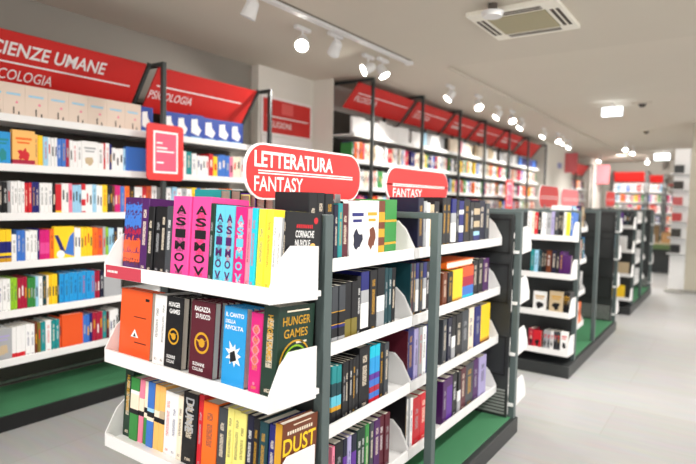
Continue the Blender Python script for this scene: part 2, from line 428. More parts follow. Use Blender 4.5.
# ------------------------------------------------------------------ lights on the ceiling
def lamp(label, x, y, z, aim, lit=1.0, power=60, group='white track spotlights'):
    """box on the ceiling, stem, yoke and a barrel head"""
    r = thing('track_spotlight', label, 'spotlight', (x, y, z), group=group)
    d = (Vector(aim)-Vector((x, y, z-.12))).normalized(); c = Vector((0, 0, -.12))
    MB().box(-.02, .02, -.085, .085, -.03, 0).build('ceiling_adapter', M_WHITE, r, .004)
    MB().cyl((0, 0, -.03), (0, 0, -.075), .008).build('stem', M_WHITE, r)
    t = d.cross(Vector((0, 0, 1))).normalized()
    yk = MB()
    for s in (-1, 1): yk.cyl(Vector((0, 0, -.072)), c+t*s*.05, .005, seg=8)
    yk.build('yoke', M_WHITE, r)
    hd = MB().cyl(c-d*.05, c+d*.05, .040, .052, 24, cap=False).cyl(c-d*.07, c-d*.05, .025, .040, 24)
    h = hd.build('lamp_head', M_WHITE, r)
    MB().cyl(c+d*.040, c+d*.043, .046, .047, 24).build('lamp_lens', M_LAMP if lit else M_WHITE, h)
    if lit and power: spot('lamp_light', Vector((x, y, z))+c+d*.07, aim, power*lit)
    return r
def spot(name, loc, aim, power, size=75, blend=.7, rad=.06, col=(1, .96, .90)):
    l = bpy.data.lights.new(name, 'SPOT'); l.energy = power; l.spot_size = math.radians(size); l.spot_blend = blend
    l.shadow_soft_size = rad; l.color = col
    o = bpy.data.objects.new(name, l); COL.objects.link(o); o.location = loc
    o.rotation_euler = (Vector(aim)-Vector(loc)).to_track_quat('-Z', 'Y').to_euler(); return o
# recessed channel of the near track
tr = thing('ceiling_track', 'long white ceiling track carrying the near row of spotlights', 'light track', (-2.575, 2.9, ZS))
MB().box(-.03, .03, -2.6, 1.72, -.022, 0).build('rail', M_WHITE, tr, .003)
MB().box(.031, .046, -2.6, 1.70, -.006, 0).build('painted_shadow_strip', mat('brown_painted_shadow', (128, 120, 108), .9), tr)  # solid brown strip painted as the shaded line beside the rail
MB().box(-.035, .035, 1.72, 1.77, -.03, 0).build('end_cap', M_WHITE, tr, .003)
lamp('unlit white spotlight nearest the photo top on the near track', -2.585, 2.57, ZS, (-3.6, 2.2, 0), 0, 0)
lamp('brightest lit spotlight of the near track, above the LETTERATURA sign', -2.77, 3.31, ZS, (-1.5, 1.4, .6), 1, 70)
lamp('white spotlight turned sideways, between the lit ones of the near track', -2.65, 3.57, ZS, (-3.9, 4.2, 1.4), 0, 0)
lamp('small dim spotlight just behind the end of the near track', -2.78, 4.25, ZS, (-3.9, 2.6, 1.6), 1, 60)
lamp('lit spotlight at the end of the near track, pointing right', -2.73, 4.42, ZS, (-1.7, 4.4, .9), 1, 60)
for i, (x, y, a) in enumerate([(-2.68, 5.8, 0), (-2.62, 6.49, 1), (-2.68, 7.34, 0), (-2.63, 7.77, 1), (-2.74, 8.53, 0), (-2.75, 9.8, 0), (-2.72, 10.6, 1), (-2.72, 11.0, 0), (-2.80, 11.83, 0), (-2.95, 15.75, 0)]):
    lamp('%s spotlight, counted from the left, of the far row above the wall bookcases' % ('first second third fourth fifth sixth seventh eighth ninth last'.split()[i]), x, y, ZS, (-3.5 if not a else -1.9, y-.9, 1.2), 1, 75)
for i, (x, y) in enumerate([(-1.95, 13.1), (-1.95, 14.1), (-2.0, 17.2)]):
    lamp(['left lamp of the lit pair above the far aisle', 'right lamp of the lit pair above the far aisle', 'lit lamp farthest back, in front of the far wall'][i], x, y, ZC, (x-.3, y-1.5, .5), 1, 80, 'far aisle lamps')

ac = thing('air_conditioner', 'cream square air conditioner cassette set in the ceiling', 'air conditioner', (-1.285, 3.975, ZS))
AW, AD = .305, .33
fr = MB().box(-AW, AW, -AD, -.20, -.03, 0).box(-AW, AW, .20, AD, -.03, 0).box(-AW, -.20, -.20, .20, -.03, 0).box(.20, AW, -.20, .20, -.03, 0)
fr.build('cassette_frame', mat('cream_plastic', (250, 246, 234), .5, noise=.02), ac, .004)
MB().box(-.198, .198, -.198, .198, -.034, -.004).build('intake_grille', mat('olive_filter', (176, 168, 138), .8, noise=.1, nscale=150), ac, .003)
for sx, sy in ((1, 0), (-1, 0), (0, 1), (0, -1)):
    b = MB()
    for k in range(2):
        q = .225+k*.036
        if sx: b.box(*sorted((sx*q, sx*(q+.022))), -.19, .19, -.0315, -.0302)
        else: b.box(-.19, .19, *sorted((sy*q, sy*(q+.022))), -.0315, -.0302)
    b.build('air_slot', mat('dark_slot', (84, 76, 66), .8), ac)
sd = thing('smoke_detector', 'white round smoke detector hanging by the air conditioner corner', 'smoke detector', (-1.37, 3.58, ZS))
MB().cyl((0, 0, 0), (0, 0, -.055), .03, .03, 24).build('mount', mat('dark_mount', (92, 84, 78), .6), sd)
MB().cyl((0, 0, -.055), (0, 0, -.085), .075, .062, 32).build('sensor_head', M_WHITE, sd)
def ceil_sign(label, x, y, w, h, zt):
    r = thing('exit_light_box', label, 'exit light', (x, y, zt), group='lit boxes under the ceiling')
    MB().box(-w/2, w/2, -.03, .03, -h, 0).build('casing', M_WHITE, r, .004)
    for sy in (-.031, .0305): MB().box(-w/2+.008, w/2-.008, sy, sy+.0005, -h+.008, -.008).build('lit_face', M_PANELGLOW, r)
    MB().cyl((0, 0, 0), (0, 0, ZC-zt), .012).build('stem', M_WHITE, r)
ceil_sign('nearer lit white exit box hanging from the ceiling', -1.38, 8.05, .26, .125, 2.70)
ceil_sign('farther lit white exit box hanging from the ceiling', -1.50, 15.6, .34, .16, 2.70)
for (x, y, lab) in ((-1.05, 8.2, 'small round sensor on the ceiling beside the nearer exit box'), (-1.35, 11.2, 'small dark sensor on the ceiling beyond the nearer exit box')):
    r = thing('ceiling_sensor', lab, 'sensor', (x, y, ZC))
    MB().box(-.12, .12, -.08, .08, -.012, 0).build('mount', M_CEIL, r, .003)
    MB().cyl((0, 0, -.012), (0, 0, -.05), .05, .03, 20).build('sensor_head', M_BACK, r)

# ------------------------------------------------------------------ far right: pillar display and low table
dt = thing('display_stand', 'tall white display stand with ledges against the right pillar', 'display stand', (-.77, 10.55, 0))
MB().box(-.06, .165, -.02, .02, 0, 2.35).build('back_board', M_WHITE, dt, .004)
MB().box(-.10, .165, -.16, .02, 0, .05).build('foot', mat('grey_foot', (170, 168, 162), .6), dt, .004)
LED = (.62, .88, 1.14, 1.40, 1.66, 1.92)
for z in LED: MB().box(-.10, .16, -.12, -.02, z, z+.012).box(-.10, .16, -.12, -.115, z, z+.03).build('ledge', M_WHITE, dt)
lc = [(36, 36, 38), (60, 56, 52), (190, 70, 70), (198, 96, 96), (52, 48, 44), (40, 44, 46)]
for z, c, lab in zip(LED, lc, ['lowest', 'second lowest', 'third lowest', 'fourth lowest', 'second highest', 'highest']):
    o = MB().box(-.07, .07, -.02, 0, 0, .15).box(-.066, .068, -.0005+.0205, .022, .003, .147, 1).build('book', [mat('ledge_cover_%d' % c[0], c, .5), M_PAGE], bevel=.002)
    o.location = (-.755, 10.45+.06, z+.0125); tag(o, 'small book on the %s ledge of the white display stand' % lab, 'book', 'books on the display stand')
lt = thing('display_table', 'low dark display table with green rim in the far aisle', 'table', (-1.10, 13.6, 0))
MB().box(-.42, .42, -.25, .55, 0, .50).build('base_cabinet', M_DARK, lt, .01)
MB().box(-.46, .46, -.29, .59, .50, .60).build('rim', mat('moss_green', (94, 118, 74), .6), lt, .006)
MB().box(-.46, .46, -.29, .59, .60, .64).build('table_top', mat('pale_wood', (196, 182, 150), .6, noise=.1, nscale=8), lt, .004)
for i, (x, y, h, c, w) in enumerate([(-1.38, 13.5, .35, (150, 124, 92), 'tan'), (-1.12, 13.45, .22, (205, 160, 110), 'orange tan'), (-.86, 13.5, .28, (176, 152, 120), 'beige')]):
    b = MB().box(-.1, .1, -.07, .07, 0, h).box(-.102, .102, -.072, .072, h-.05, h+.002, 1)
    o = b.build('gift_box', [mat('card_%d' % i, c, .7), mat('card_lid_%d' % i, tuple(int(v*.9) for v in c), .7)], bevel=.003, loc=(x, y, .641))
    tag(o, '%s cardboard gift box on the low display table' % w, 'box', 'boxes on the display table')

# ------------------------------------------------------------------ books
PAL = {
 'w': ((238, 238, 238), 'white'), 'c': ((240, 226, 204), 'cream'), 'cb': ((228, 210, 195), 'cream beige'), 'mb': ((44, 72, 160), 'deep blue'), 'g': ((168, 170, 174), 'grey'), 'dg': ((62, 66, 72), 'dark grey'),
 'k': ((22, 22, 26), 'black'), 'r': ((204, 34, 46), 'red'), 'cr': ((168, 30, 60), 'crimson'), 'b': ((62, 116, 200), 'blue'),
 'sb': ((38, 150, 214), 'sky blue'), 'n': ((30, 34, 110), 'navy'), 'lb': ((158, 206, 234), 'pale blue'), 't': ((30, 138, 142), 'teal'),
 'dt': ((22, 62, 70), 'dark teal'), 'y': ((246, 206, 40), 'yellow'), 'py': ((236, 226, 128), 'pale yellow'), 'o': ((240, 112, 36), 'orange'),
 'pe': ((248, 190, 108), 'peach'), 'p': ((236, 132, 158), 'pink'), 'm': ((206, 30, 118), 'magenta'), 'v': ((92, 42, 146), 'violet'),
 'la': ((168, 160, 204), 'lavender'), 'gn': ((56, 136, 66), 'green'), 'dgn': ((24, 52, 40), 'dark green'), 'lm': ((146, 196, 44), 'lime'),
 'br': ((110, 56, 32), 'brown'), 'mr': ((86, 26, 40), 'maroon'), 'nk': ((22, 24, 50), 'midnight blue'), 'be': ((196, 176, 144), 'beige'),
 'ol': ((124, 112, 46), 'olive'), 'cy': ((24, 186, 214), 'cyan'), 'hp': ((222, 74, 148), 'hot pink'), 'tq': ((96, 190, 212), 'turquoise'),
 'ly': ((248, 236, 60), 'bright yellow'), 'vi': ((74, 28, 92), 'purple'), 'gd': ((206, 154, 38), 'gold'), 'or': ((226, 88, 40), 'burnt orange'),
}
COVM = {}
def cover_mat(key, style='plain', acc=None, seed=0):
    """cover: base colour, painted bands along its height and streaks that read as small print on a spine"""
    k = (key, style, acc, seed)
    if k in COVM: return COVM[k]
    rgb = PAL[key][0]
    m = bpy.data.materials.new('cover_%s_%s' % (PAL[key][1].replace(' ', '_'), style)); m.use_nodes = True
    nt = m.node_tree; b = nt.nodes['Principled BSDF']; L = nt.links
    b.inputs['Roughness'].default_value = .38; b.inputs['Specular IOR Level'].default_value = .4
    tc = nt.nodes.new('ShaderNodeTexCoord'); sp = nt.nodes.new('ShaderNodeSeparateXYZ'); L.new(tc.outputs['Generated'], sp.inputs[0])
    rp = nt.nodes.new('ShaderNodeValToRGB'); rp.color_ramp.interpolation = 'CONSTANT'
    stops = [(0, key)]
    if isinstance(style, tuple): stops = list(style)
    els = rp.color_ramp.elements
    while len(els) > 1: els.remove(els[-1])
    els[0].position = 0; els[0].color = lin(PAL[stops[0][1]][0])
    for z, c in stops[1:]:
        e = els.new(z); e.color = lin(PAL[c][0])
    if isinstance(style, tuple) and len(style) >= 7 and style[0][1] == 'vi':
        # feathered pattern: the bands are broken up by noise
        nn = nt.nodes.new('ShaderNodeTexNoise'); nn.inputs['Scale'].default_value = 1; nn.inputs['Detail'].default_value = 3
        m2 = nt.nodes.new('ShaderNodeMapping'); m2.inputs['Scale'].default_value = (5, 2, 20); L.new(tc.outputs['Generated'], m2.inputs['Vector']); L.new(m2.outputs['Vector'], nn.inputs['Vector'])
        ad = nt.nodes.new('ShaderNodeMath'); ad.operation = 'MULTIPLY_ADD'; L.new(nn.outputs['Fac'], ad.inputs[0]); ad.inputs[1].default_value = .34
        sb_ = nt.nodes.new('ShaderNodeMath'); sb_.operation = 'SUBTRACT'; L.new(sp.outputs['Z'], sb_.inputs[0]); sb_.inputs[1].default_value = .17
        L.new(sb_.outputs[0], ad.inputs[2]); L.new(ad.outputs[0], rp.inputs[0])
    else: L.new(sp.outputs['Z'], rp.inputs[0])
    out = rp.outputs['Color']
    if acc:
        def math_(op, a, bb):
            n = nt.nodes.new('ShaderNodeMath'); n.operation = op
            for i, q in enumerate((a, bb)):
                if isinstance(q, (int, float)): n.inputs[i].default_value = q
                else: L.new(q, n.inputs[i])
            return n.outputs[0]
        rng = random.Random(seed*31+7)
        cx = math_('LESS_THAN', math_('ABSOLUTE', math_('SUBTRACT', sp.outputs['X'], .5), 0), .20)
        z0 = rng.uniform(.28, .42); z1 = z0+rng.uniform(.25, .42)
        zb = math_('MULTIPLY', math_('GREATER_THAN', sp.outputs['Z'], z0), math_('LESS_THAN', sp.outputs['Z'], z1))
        zb2 = math_('MULTIPLY', math_('GREATER_THAN', sp.outputs['Z'], z1+.05), math_('LESS_THAN', sp.outputs['Z'], min(.95, z1+.16)))
        zb3 = math_('MULTIPLY', math_('GREATER_THAN', sp.outputs['Z'], .05), math_('LESS_THAN', sp.outputs['Z'], .09))
        n = nt.nodes.new('ShaderNodeTexNoise'); n.inputs['Scale'].default_value = 1; n.inputs['Detail'].default_value = 1
        mp = nt.nodes.new('ShaderNodeMapping'); mp.inputs['Scale'].default_value = (7, 0, 80); mp.inputs['Location'].default_value = (seed*1.7, 0, seed*3.1)
        L.new(tc.outputs['Generated'], mp.inputs['Vector']); L.new(mp.outputs['Vector'], n.inputs['Vector'])
        msk = math_('MULTIPLY', cx, math_('MULTIPLY', math_('GREATER_THAN', n.outputs['Fac'], .44), math_('ADD', math_('ADD', zb, zb2), zb3)))
        mx = nt.nodes.new('ShaderNodeMix'); mx.data_type = 'RGBA'
        L.new(math_('MULTIPLY', msk, .6), mx.inputs[0]); L.new(out, mx.inputs[6]); mx.inputs[7].default_value = lin(PAL[acc][0]); out = mx.outputs[2]
    L.new(out, b.inputs['Base Color'])
    COVM[k] = m; return m
DARK = {'k', 'dg', 'n', 'nk', 'dt', 'dgn', 'mr', 'vi', 'br', 'cr', 'r', 'b', 'v', 'm', 't', 'gn'}
def accent(key, rng):
    return rng.choice(['w', 'c', 'gd', 'g']) if key in DARK else rng.choice(['k', 'dg', 'r', 'n'])

BOOKS = []
def book(place, key, u0, u1, h, frame, style='plain', mode='spine', depth=.15, back=0, acc='auto', label=None, paint=None, seed=None, rank=0, inst=True, pages=None):
    BOOKS.append(dict(place=place, key=key, u0=u0, u1=u1, h=h, frame=frame, style=style, mode=mode, depth=depth, back=back, acc=acc, label=label, paint=paint, seed=seed, rank=rank, inst=inst, pages=pages))
# frame: (kind, plane coordinate of the spines, z of the board, tilt)  kind 'x' faces +X, 'y' faces -Y, '-x' faces -X
def run(place, frame, px0, spec, hdef, zmid=None, depth=.15, seed=0, jit=.006, paints=None, labels=None, styles=None, rank=0, u0=None, umax=None):
    """spec 'pxRight key[*n][f][@h][#style]' separated by ';' , '-' leaves a gap"""
    rng = random.Random(seed)
    kind, plane, zb = frame[:3]
    zz = zb+hdef/2 if zmid is None else zmid
    ax = 'x' if 'x' in kind else 'y'
    u = along(px0, ax, plane, zz) if u0 is None else u0
    if kind == 'y': u = max(u, EC_X0+.003)
    idx = 0
    if umax is None: umax = 1e9
    for it in spec.split(';'):
        it = it.strip()
        if not it: continue
        px, code = it.split(' ', 1); u1 = min(umax, along(float(px), ax, plane, zz))
        if u1-u < .006: continue
        h = hdef+rng.uniform(-jit, jit); nn = 1; mode = 'spine'; sty = 'plain'
        if '#' in code: code, sty = code.split('#')
        if '@' in code: code, hh = code.split('@'); h = float(hh)
        if '*' in code: code, k = code.split('*'); nn = int(k)
        if code.endswith('F'): code = code[:-1]; mode = 'face'
        if code != '-':
            for k in range(nn):
                a = u+(u1-u)*k/nn; b = u+(u1-u)*(k+1)/nn
                pt = (paints or {}).get(idx); lb = (labels or {}).get(idx)
                book(place, code, a, b, h+(rng.uniform(-.004, .004) if nn > 1 else 0), frame, style=(styles or {}).get(sty, 'plain') if sty != 'plain' else 'plain',
                     mode=mode, depth=depth if mode == 'spine' else .03, back=rng.uniform(0, .008) if mode == 'spine' else 0, label=lb, paint=pt, seed=rng.randint(0, 5), rank=rank,
                     acc='auto' if sty == 'plain' else None)
                idx += 1
        u = u1

# ---- painted designs (lettering and emblems joined into the cover mesh)
X, Z = (1, 0, 0), (0, 0, 1)
def P_stack(word, key):            # letters one under the other on a spine
    def f(mb, w, h, d, mode, ms):
        ms.append(cover_mat(key)); mi = len(ms)-1; n = len(word)
        for i, ch in enumerate(word):
            put_text(mb, ch, (0, -.0006, h*.93-(i+1)*h*.145), X, Z, w=w*.58, h=h*.105, align='c', bold=.03, mi=mi)
    return f
def P_vert(word, key, frac=.6, z0=.2, wd=.5):     # a word running down a spine
    def f(mb, w, h, d, mode, ms):
        ms.append(cover_mat(key)); mi = len(ms)-1
        put_text(mb, word, (-w*wd/2, -.0006, h*(z0+frac)), (0, 0, -1), X, w=h*frac, h=w*wd, mi=mi, bold=.02)
    return f
def lines(mb, mi, x0, z, w, h, n=1, org=(0, -.0006, 0), ux=X):
    for k in range(n): put_rect(mb, org, ux, Z, x0, x0+w*(1-.2*(k % 2)), z-k*h*1.8, z-k*h*1.8+h, mi)
def P_ring(t1, t2, kt, kr):        # title, metal ring emblem, author lines
    def f(mb, w, h, d, mode, ms):
        ms += [cover_mat(kt), cover_mat(kr), cover_mat('br')]; a = len(ms)-3
        put_text(mb, t1, (-w*.36, -.0006, h*.86), X, Z, w=w*.66, h=h*.065, mi=a, bold=.02)
        put_text(mb, t2, (-w*.30, -.0006, h*.765), X, Z, w=w*.6, h=h*.065, mi=a, bold=.02)
        put_ring(mb, (0, -.0006, 0), X, Z, 0, h*.45, w*.24, w*.31, a+1)
        put_ring(mb, (0, -.0004, 0), X, Z, 0, h*.45, 0, w*.13, a+1, 12)
        mb.add([(-w*.3, -.0009, h*.50), (-w*.05, -.0009, h*.43), (w*.3, -.0009, h*.52), (w*.06, -.0009, h*.47)], [(0, 1, 2, 3)], a+1)
        put_text(mb, 'SUZANNE', (-w*.34, -.0006, h*.14), X, Z, w=w*.5, h=h*.045, mi=a, bold=.02)
        put_text(mb, 'COLLINS', (-w*.34, -.0006, h*.075), X, Z, w=w*.45, h=h*.045, mi=a, bold=.02)
    return f
def P_blue(mb, w, h, d, mode, ms):
    ms += [cover_mat('w'), cover_mat('k')]; a = len(ms)-2
    put_text(mb, 'IL CANTO', (-w*.42, -.0006, h*.87), X, Z, w=w*.8, h=h*.055, mi=a, bold=.02)
    put_text(mb, 'DELLA', (-w*.42, -.0006, h*.79), X, Z, w=w*.45, h=h*.045, mi=a, bold=.02)
    put_text(mb, 'RIVOLTA', (-w*.42, -.0006, h*.71), X, Z, w=w*.8, h=h*.055, mi=a, bold=.02)
    rng = random.Random(4); pts = []
    for i in range(18):
        q = 2*PI*i/18; r = w*(.20 if i % 2 else .38)*rng.uniform(.8, 1.15); pts.append((r*math.cos(q), -.0006, h*.40+r*1.15*math.sin(q)))
    c = len(pts); mb.add(pts+[(0, -.0006, h*.40)], [(i, (i+1) % c, c) for i in range(c)], a)
    mb.add([(-.012, -.0009, h*.30), (.014, -.0009, h*.34), (.004, -.0009, h*.46), (-.016, -.0009, h*.42)], [(0, 1, 2, 3)], a+1)
def P_orange(mb, w, h, d, mode, ms):
    ms += [cover_mat('w'), cover_mat('k')]; a = len(ms)-2
    mb.add([(-w*.12, -.0006, h*.30), (w*.13, -.0006, h*.30), (0, -.0006, h*.42)], [(0, 1, 2)], a)
    mb.add([(-w*.04, -.0009, h*.31), (w*.05, -.0009, h*.31), (0, -.0009, h*.37)], [(0, 1, 2)], a+1)
    lines(mb, a+1, -w*.05, h*.60, w*.4, h*.012); lines(mb, a+1, 0, h*.22, w*.38, h*.014); put_rect(mb, (0, -.0006, 0), X, Z, w*.3, w*.42, h*.86, h*.9, a+1)
def P_dna(mb, w, h, d, mode, ms):
    ms += [cover_mat('p')]; a = len(ms)-1; n = 26
    for ph in (0, PI):
        vs = []
        for i in range(n+1):
            t = i/n; x = w*.28*math.sin(t*4*PI+ph); z = h*(.35+.5*t); vs += [(x-.003, -.0006, z), (x+.003, -.0006, z)]
        mb.add(vs, [(2*i, 2*i+1, 2*i+3, 2*i+2) for i in range(n)], a)
    put_ring(mb, (0, -.0006, 0), X, Z, 0, h*.12, 0, w*.10, a, 12)
def P_side(fn):                    # paint on the right cover of a spine-out book (its +X face)
    def f(mb, w, h, d, mode, ms):
        fn(mb, w, h, d, ms, (w/2+.0006, d/2, 0), (0, 1, 0))
    return f
def S_crow(mb, w, h, d, ms, o, ux):
    ms += [cover_mat('w'), cover_mat('r'), cover_mat('pe')]; a = len(ms)-3
    for k in range(9): put_rect(mb, o, ux, Z, -d*.22+k*d*.052, -d*.22+k*d*.052+d*.036, h*.80, h*.845, a+1)
    put_text(mb, 'CORNACHE', Vector(o)+Vector((0, -d*.24, h*.68)), ux, Z, w=d*.52, h=h*.09, mi=a, bold=.02)
    put_text(mb, 'NUVOLE', Vector(o)+Vector((0, -d*.24, h*.565)), ux, Z, w=d*.42, h=h*.09, mi=a, bold=.02)
    put_ring(mb, o, ux, Z, d*.32, h*.90, 0, d*.06, a+1, 16)
    put_ring(mb, o, ux, Z, d*.26, h*.55, 0, d*.09, a+2, 16)
def S_green(mb, w, h, d, ms, o, ux):
    ms += [cover_mat('gd'), cover_mat('lm'), cover_mat('c')]; a = len(ms)-3
    lines(mb, a+2, -d*.28, h*.93, d*.62, h*.018, 1, o, ux)
    put_text(mb, 'HUNGER', Vector(o)+Vector((0, -d*.38, h*.78)), ux, Z, w=d*.76, h=h*.10, mi=a, bold=.01)
    put_text(mb, 'GAMES', Vector(o)+Vector((0, -d*.34, h*.64)), ux, Z, w=d*.66, h=h*.10, mi=a, bold=.01)
    for r in (.40, .31, .21): put_ring(mb, o, ux, Z, 0, h*.34, d*r, d*(r+.035), a+(1 if r < .35 else 0))
    lines(mb, a+2, 0, h*.565, d*.3, h*.022, 1, o, ux)
def S_dust(mb, w, h, d, ms, o, ux):
    ms += [cover_mat('y'), cover_mat('c')]; a = len(ms)-2
    lines(mb, a+1, -d*.2, h*.94, d*.5, h*.015, 1, o, ux)
    for k in range(11): put_rect(mb, o, ux, Z, -d*.36+k*d*.066, -d*.36+k*d*.066+d*.045, h*.84, h*.885, a+1)
    put_text(mb, 'DUST', Vector(o)+Vector((0, -d*.46, h*.58)), ux, Z, w=d*.92, h=h*.22, mi=a, bold=.015)
def P_cover(kt, kb, seed):         # generic face-out cover: title block, lines and a picture blob
    def f(mb, w, h, d, mode, ms):
        ms += [cover_mat(kt), cover_mat(kb)]; a = len(ms)-2; rng = random.Random(seed)
        put_rect(mb, (0, -.0006, 0), X, Z, -w*.36, w*.36, h*.74, h*.80, a); put_rect(mb, (0, -.0006, 0), X, Z, -w*.30, w*.26, h*.64, h*.69, a)
        pts = []
        for i in range(14):
            q = 2*PI*i/14; r = rng.uniform(.55, 1.1); pts.append((w*.32*r*math.cos(q), -.0006, h*.34+h*.2*r*math.sin(q)))
        mb.add(pts+[(0, -.0006, h*.34)], [(i, (i+1) % 14, 14) for i in range(14)], a+1)
    return f
def P_white_figure(mb, w, h, d, mode, ms):     # blue covers with a white shape (wall top shelf)
    ms += [cover_mat('w'), cover_mat('lb')]; a = len(ms)-2
    mb.add([(-w*.42, -.0006, h*.30), (w*.10, -.0006, h*.18), (w*.30, -.0006, h*.42), (w*.05, -.0006, h*.62), (w*.02, -.0006, h*.84), (-w*.40, -.0006, h*.80)], [(0, 1, 2, 3, 4, 5)], a)
    put_rect(mb, (0, -.0006, 0), X, Z, -w*.45, w*.35, h*.02, h*.14, a+1)
def P_cream(mb, w, h, d, mode, ms):
    ms += [cover_mat('k'), cover_mat('p'), cover_mat('lb')]; a = len(ms)-3
    put_rect(mb, (0, -.0006, 0), X, Z, -w*.06, w*.0, h*.12, h*.32, a); put_rect(mb, (0, -.0006, 0), X, Z, w*.18, w*.24, h*.08, h*.2, a)
    put_ring(mb, (0, -.0006, 0), X, Z, w*.12, h*.46, 0, w*.06, a+1, 12); put_rect(mb, (0, -.0006, 0), X, Z, -w*.35, w*.3, h*.66, h*.72, a+2)
def P_vface(mb, w, h, d, mode, ms):            # yellow cover with a dark V and pale blobs
    ms += [cover_mat('n'), cover_mat('w'), cover_mat('b')]; a = len(ms)-3
    mb.add([(-w*.48, -.0006, h*.75), (-w*.30, -.0006, h*.75), (w*.05, -.0006, h*.25), (-w*.10, -.0006, h*.15)], [(0, 1, 2, 3)], a)
    mb.add([(w*.48, -.0006, h*.85), (w*.26, -.0006, h*.70), (0, -.0006, h*.20), (w*.48, -.0006, h*.10)], [(0, 1, 2, 3)], a+2)
    put_ring(mb, (0, -.0009, 0), X, Z, -w*.18, h*.18, 0, w*.2, a+1, 12)
def P_stripes(mb, w, h, d, mode, ms):
    ms += [cover_mat('y'), cover_mat('cr')]; a = len(ms)-2
    for z in (.62, .46, .32): put_rect(mb, (0, -.0006, 0), X, Z, -w*.36, w*.36, h*z, h*(z+.08), a)
    put_rect(mb, (0, -.0006, 0), X, Z, -w*.2, w*.4, h*.82, h*.9, a+1)

# ---- end shelves of the front island (spines face -Y)
def ec(i, back=.058): return ('y', EC_Y+back, EC_Z[i]+.0265, -TILT)
BIRD = ((0, 'vi'), (.10, 'mr'), (.15, 'or'), (.24, 'vi'), (.27, 'or'), (.43, 'vi'), (.50, 'cr'), (.55, 'vi'), (.60, 'b'), (.76, 'vi'), (.80, 'b'), (.90, 'vi'))
E1, E2, E3 = "front island's top end shelf", "front island's second end shelf", "front island's third end shelf"
run(E1, ec(0), 116.5, '127 v@.262#bird;137.5 v@.262#bird;145 vi@.258;151 k@.232;157.5 k@.234;163.5 k@.232;169.5 dg@.236;187 hp@.270;206 hp@.270;210.5 dgn@.25;221 tq@.246;231 tq@.244;243 m@.243;248 p@.238;253.5 cy@.240;261 ly@.238;268 ly@.238;273 w@.216;277.5 w@.216;279.5 g@.214;282.5 k@.236',
    .24, seed=1, depth=.165, umax=EC_X1-.006, styles={'bird': BIRD}, rank=2,
    paints={7: P_stack('ASIMOV', 'k'), 8: P_stack('ASIMOV', 'k'), 10: P_stack('ASIMOV', 'vi'), 11: P_stack('ASIMOV', 'vi'), 12: P_stack('ASIMOV', 'tq'), 20: P_side(S_crow)},
    labels={0: 'purple book with orange and blue patterned spine, leftmost on the top end shelf', 1: 'purple book with orange and blue patterned spine, second on the top end shelf',
            2: 'plain deep purple book right of the two patterned spines, top end shelf', 7: 'left of two thick hot pink books with black letters stacked down the spine', 8: 'right of two thick hot pink books with black letters stacked down the spine',
            10: 'left of two turquoise books with purple letters stacked down the spine', 11: 'right of two turquoise books with purple letters stacked down the spine', 12: 'magenta book with turquoise letters stacked down its spine, top end shelf',
            15: 'left of two bright yellow books on the top end shelf', 16: 'right of two bright yellow books on the top end shelf',
            20: 'black book with red and white cover lettering, right end of top end shelf'})
# second shelf: face-out piles and a thick green set
def fx(p, i, back=.05): return along(p, 'y', EC_Y+back, EC_Z[i]+.14)
def pile(place, key, p0, p1, h, n, paint, lab, i=1, t=.026, back=.05):
    u0, u1 = max(fx(p0, i, back), EC_X0+.004), fx(p1, i, back)
    for k in range(n):
        book(place, key, u0, u1, h-.001*k, ('y', EC_Y+back+k*(t+.001), EC_Z[i]+.0265-k*.0, -TILT), mode='face', depth=t, paint=paint,
             label=lab if k == 0 else 'copy behind the front one, %s' % ('', 'second', 'third', 'fourth', 'fifth')[k]+': '+lab.split(',')[0], rank=2, acc=None)
pile(E2, 'or', 117, 149, .238, 2, P_orange, 'burnt orange face-out book with small white triangle, leftmost on second end shelf')
run(E2, ec(1, .05), 150.5, '157 w@.236;162.5 w@.236', .236, seed=3, depth=.15, rank=2, labels={0: 'left of two white spines beside the burnt orange book, second end shelf', 1: 'right of two white spines beside the burnt orange book, second end shelf'})
pile(E2, 'k', 163.5, 180.5, .240, 4, P_ring('HUNGER', 'GAMES', 'w', 'gd'), 'black face-out book with gold ring emblem')
pile(E2, 'mr', 188.5, 212, .243, 4, P_ring('RAGAZZA', 'DI FUOCO', 'w', 'gd'), 'dark red face-out book with gold ring emblem')
pile(E2, 'sb', 221, 243.5, .243, 3, P_blue, 'sky blue face-out book with white starry shape')
run(E2, ec(1, .045), 246, '258 m@.238;273.5 dgn@.265', .24, seed=5, depth=.165, umax=EC_X1-.006, rank=2, paints={0: P_dna, 1: lambda mb, w, h, d, mo, ms: (P_side(S_green)(mb, w, h, d, mo, ms), P_vert('HUNGER GAMES', 'gd', .5, .4, .34)(mb, w, h, d, mo, ms))},
    labels={0: 'magenta book with twisted pink strand on its spine, second end shelf', 1: 'thick dark green book with gold lettering and rings, right end of second shelf'})
BANDS = {'b1': ((0, 'gn'), (.42, 'k'), (.5, 'c'), (.74, 'w'), (.8, 'gn')), 'b2': ((0, 'p'), (.42, 'k'), (.5, 'c'), (.7, 'p')), 'b3': ((0, 'gn'), (.42, 'c'), (.5, 'k'), (.58, 'c')),
         'b4': ((0, 'b'), (.40, 'c'), (.46, 'k'), (.54, 'lb'), (.6, 'b')), 'b5': ((0, 'pe'), (.42, 'k'), (.5, 'c'), (.6, 'pe')), 'b6': ((0, 'pe'), (.42, 'k'), (.5, 'be'), (.62, 'pe'))}
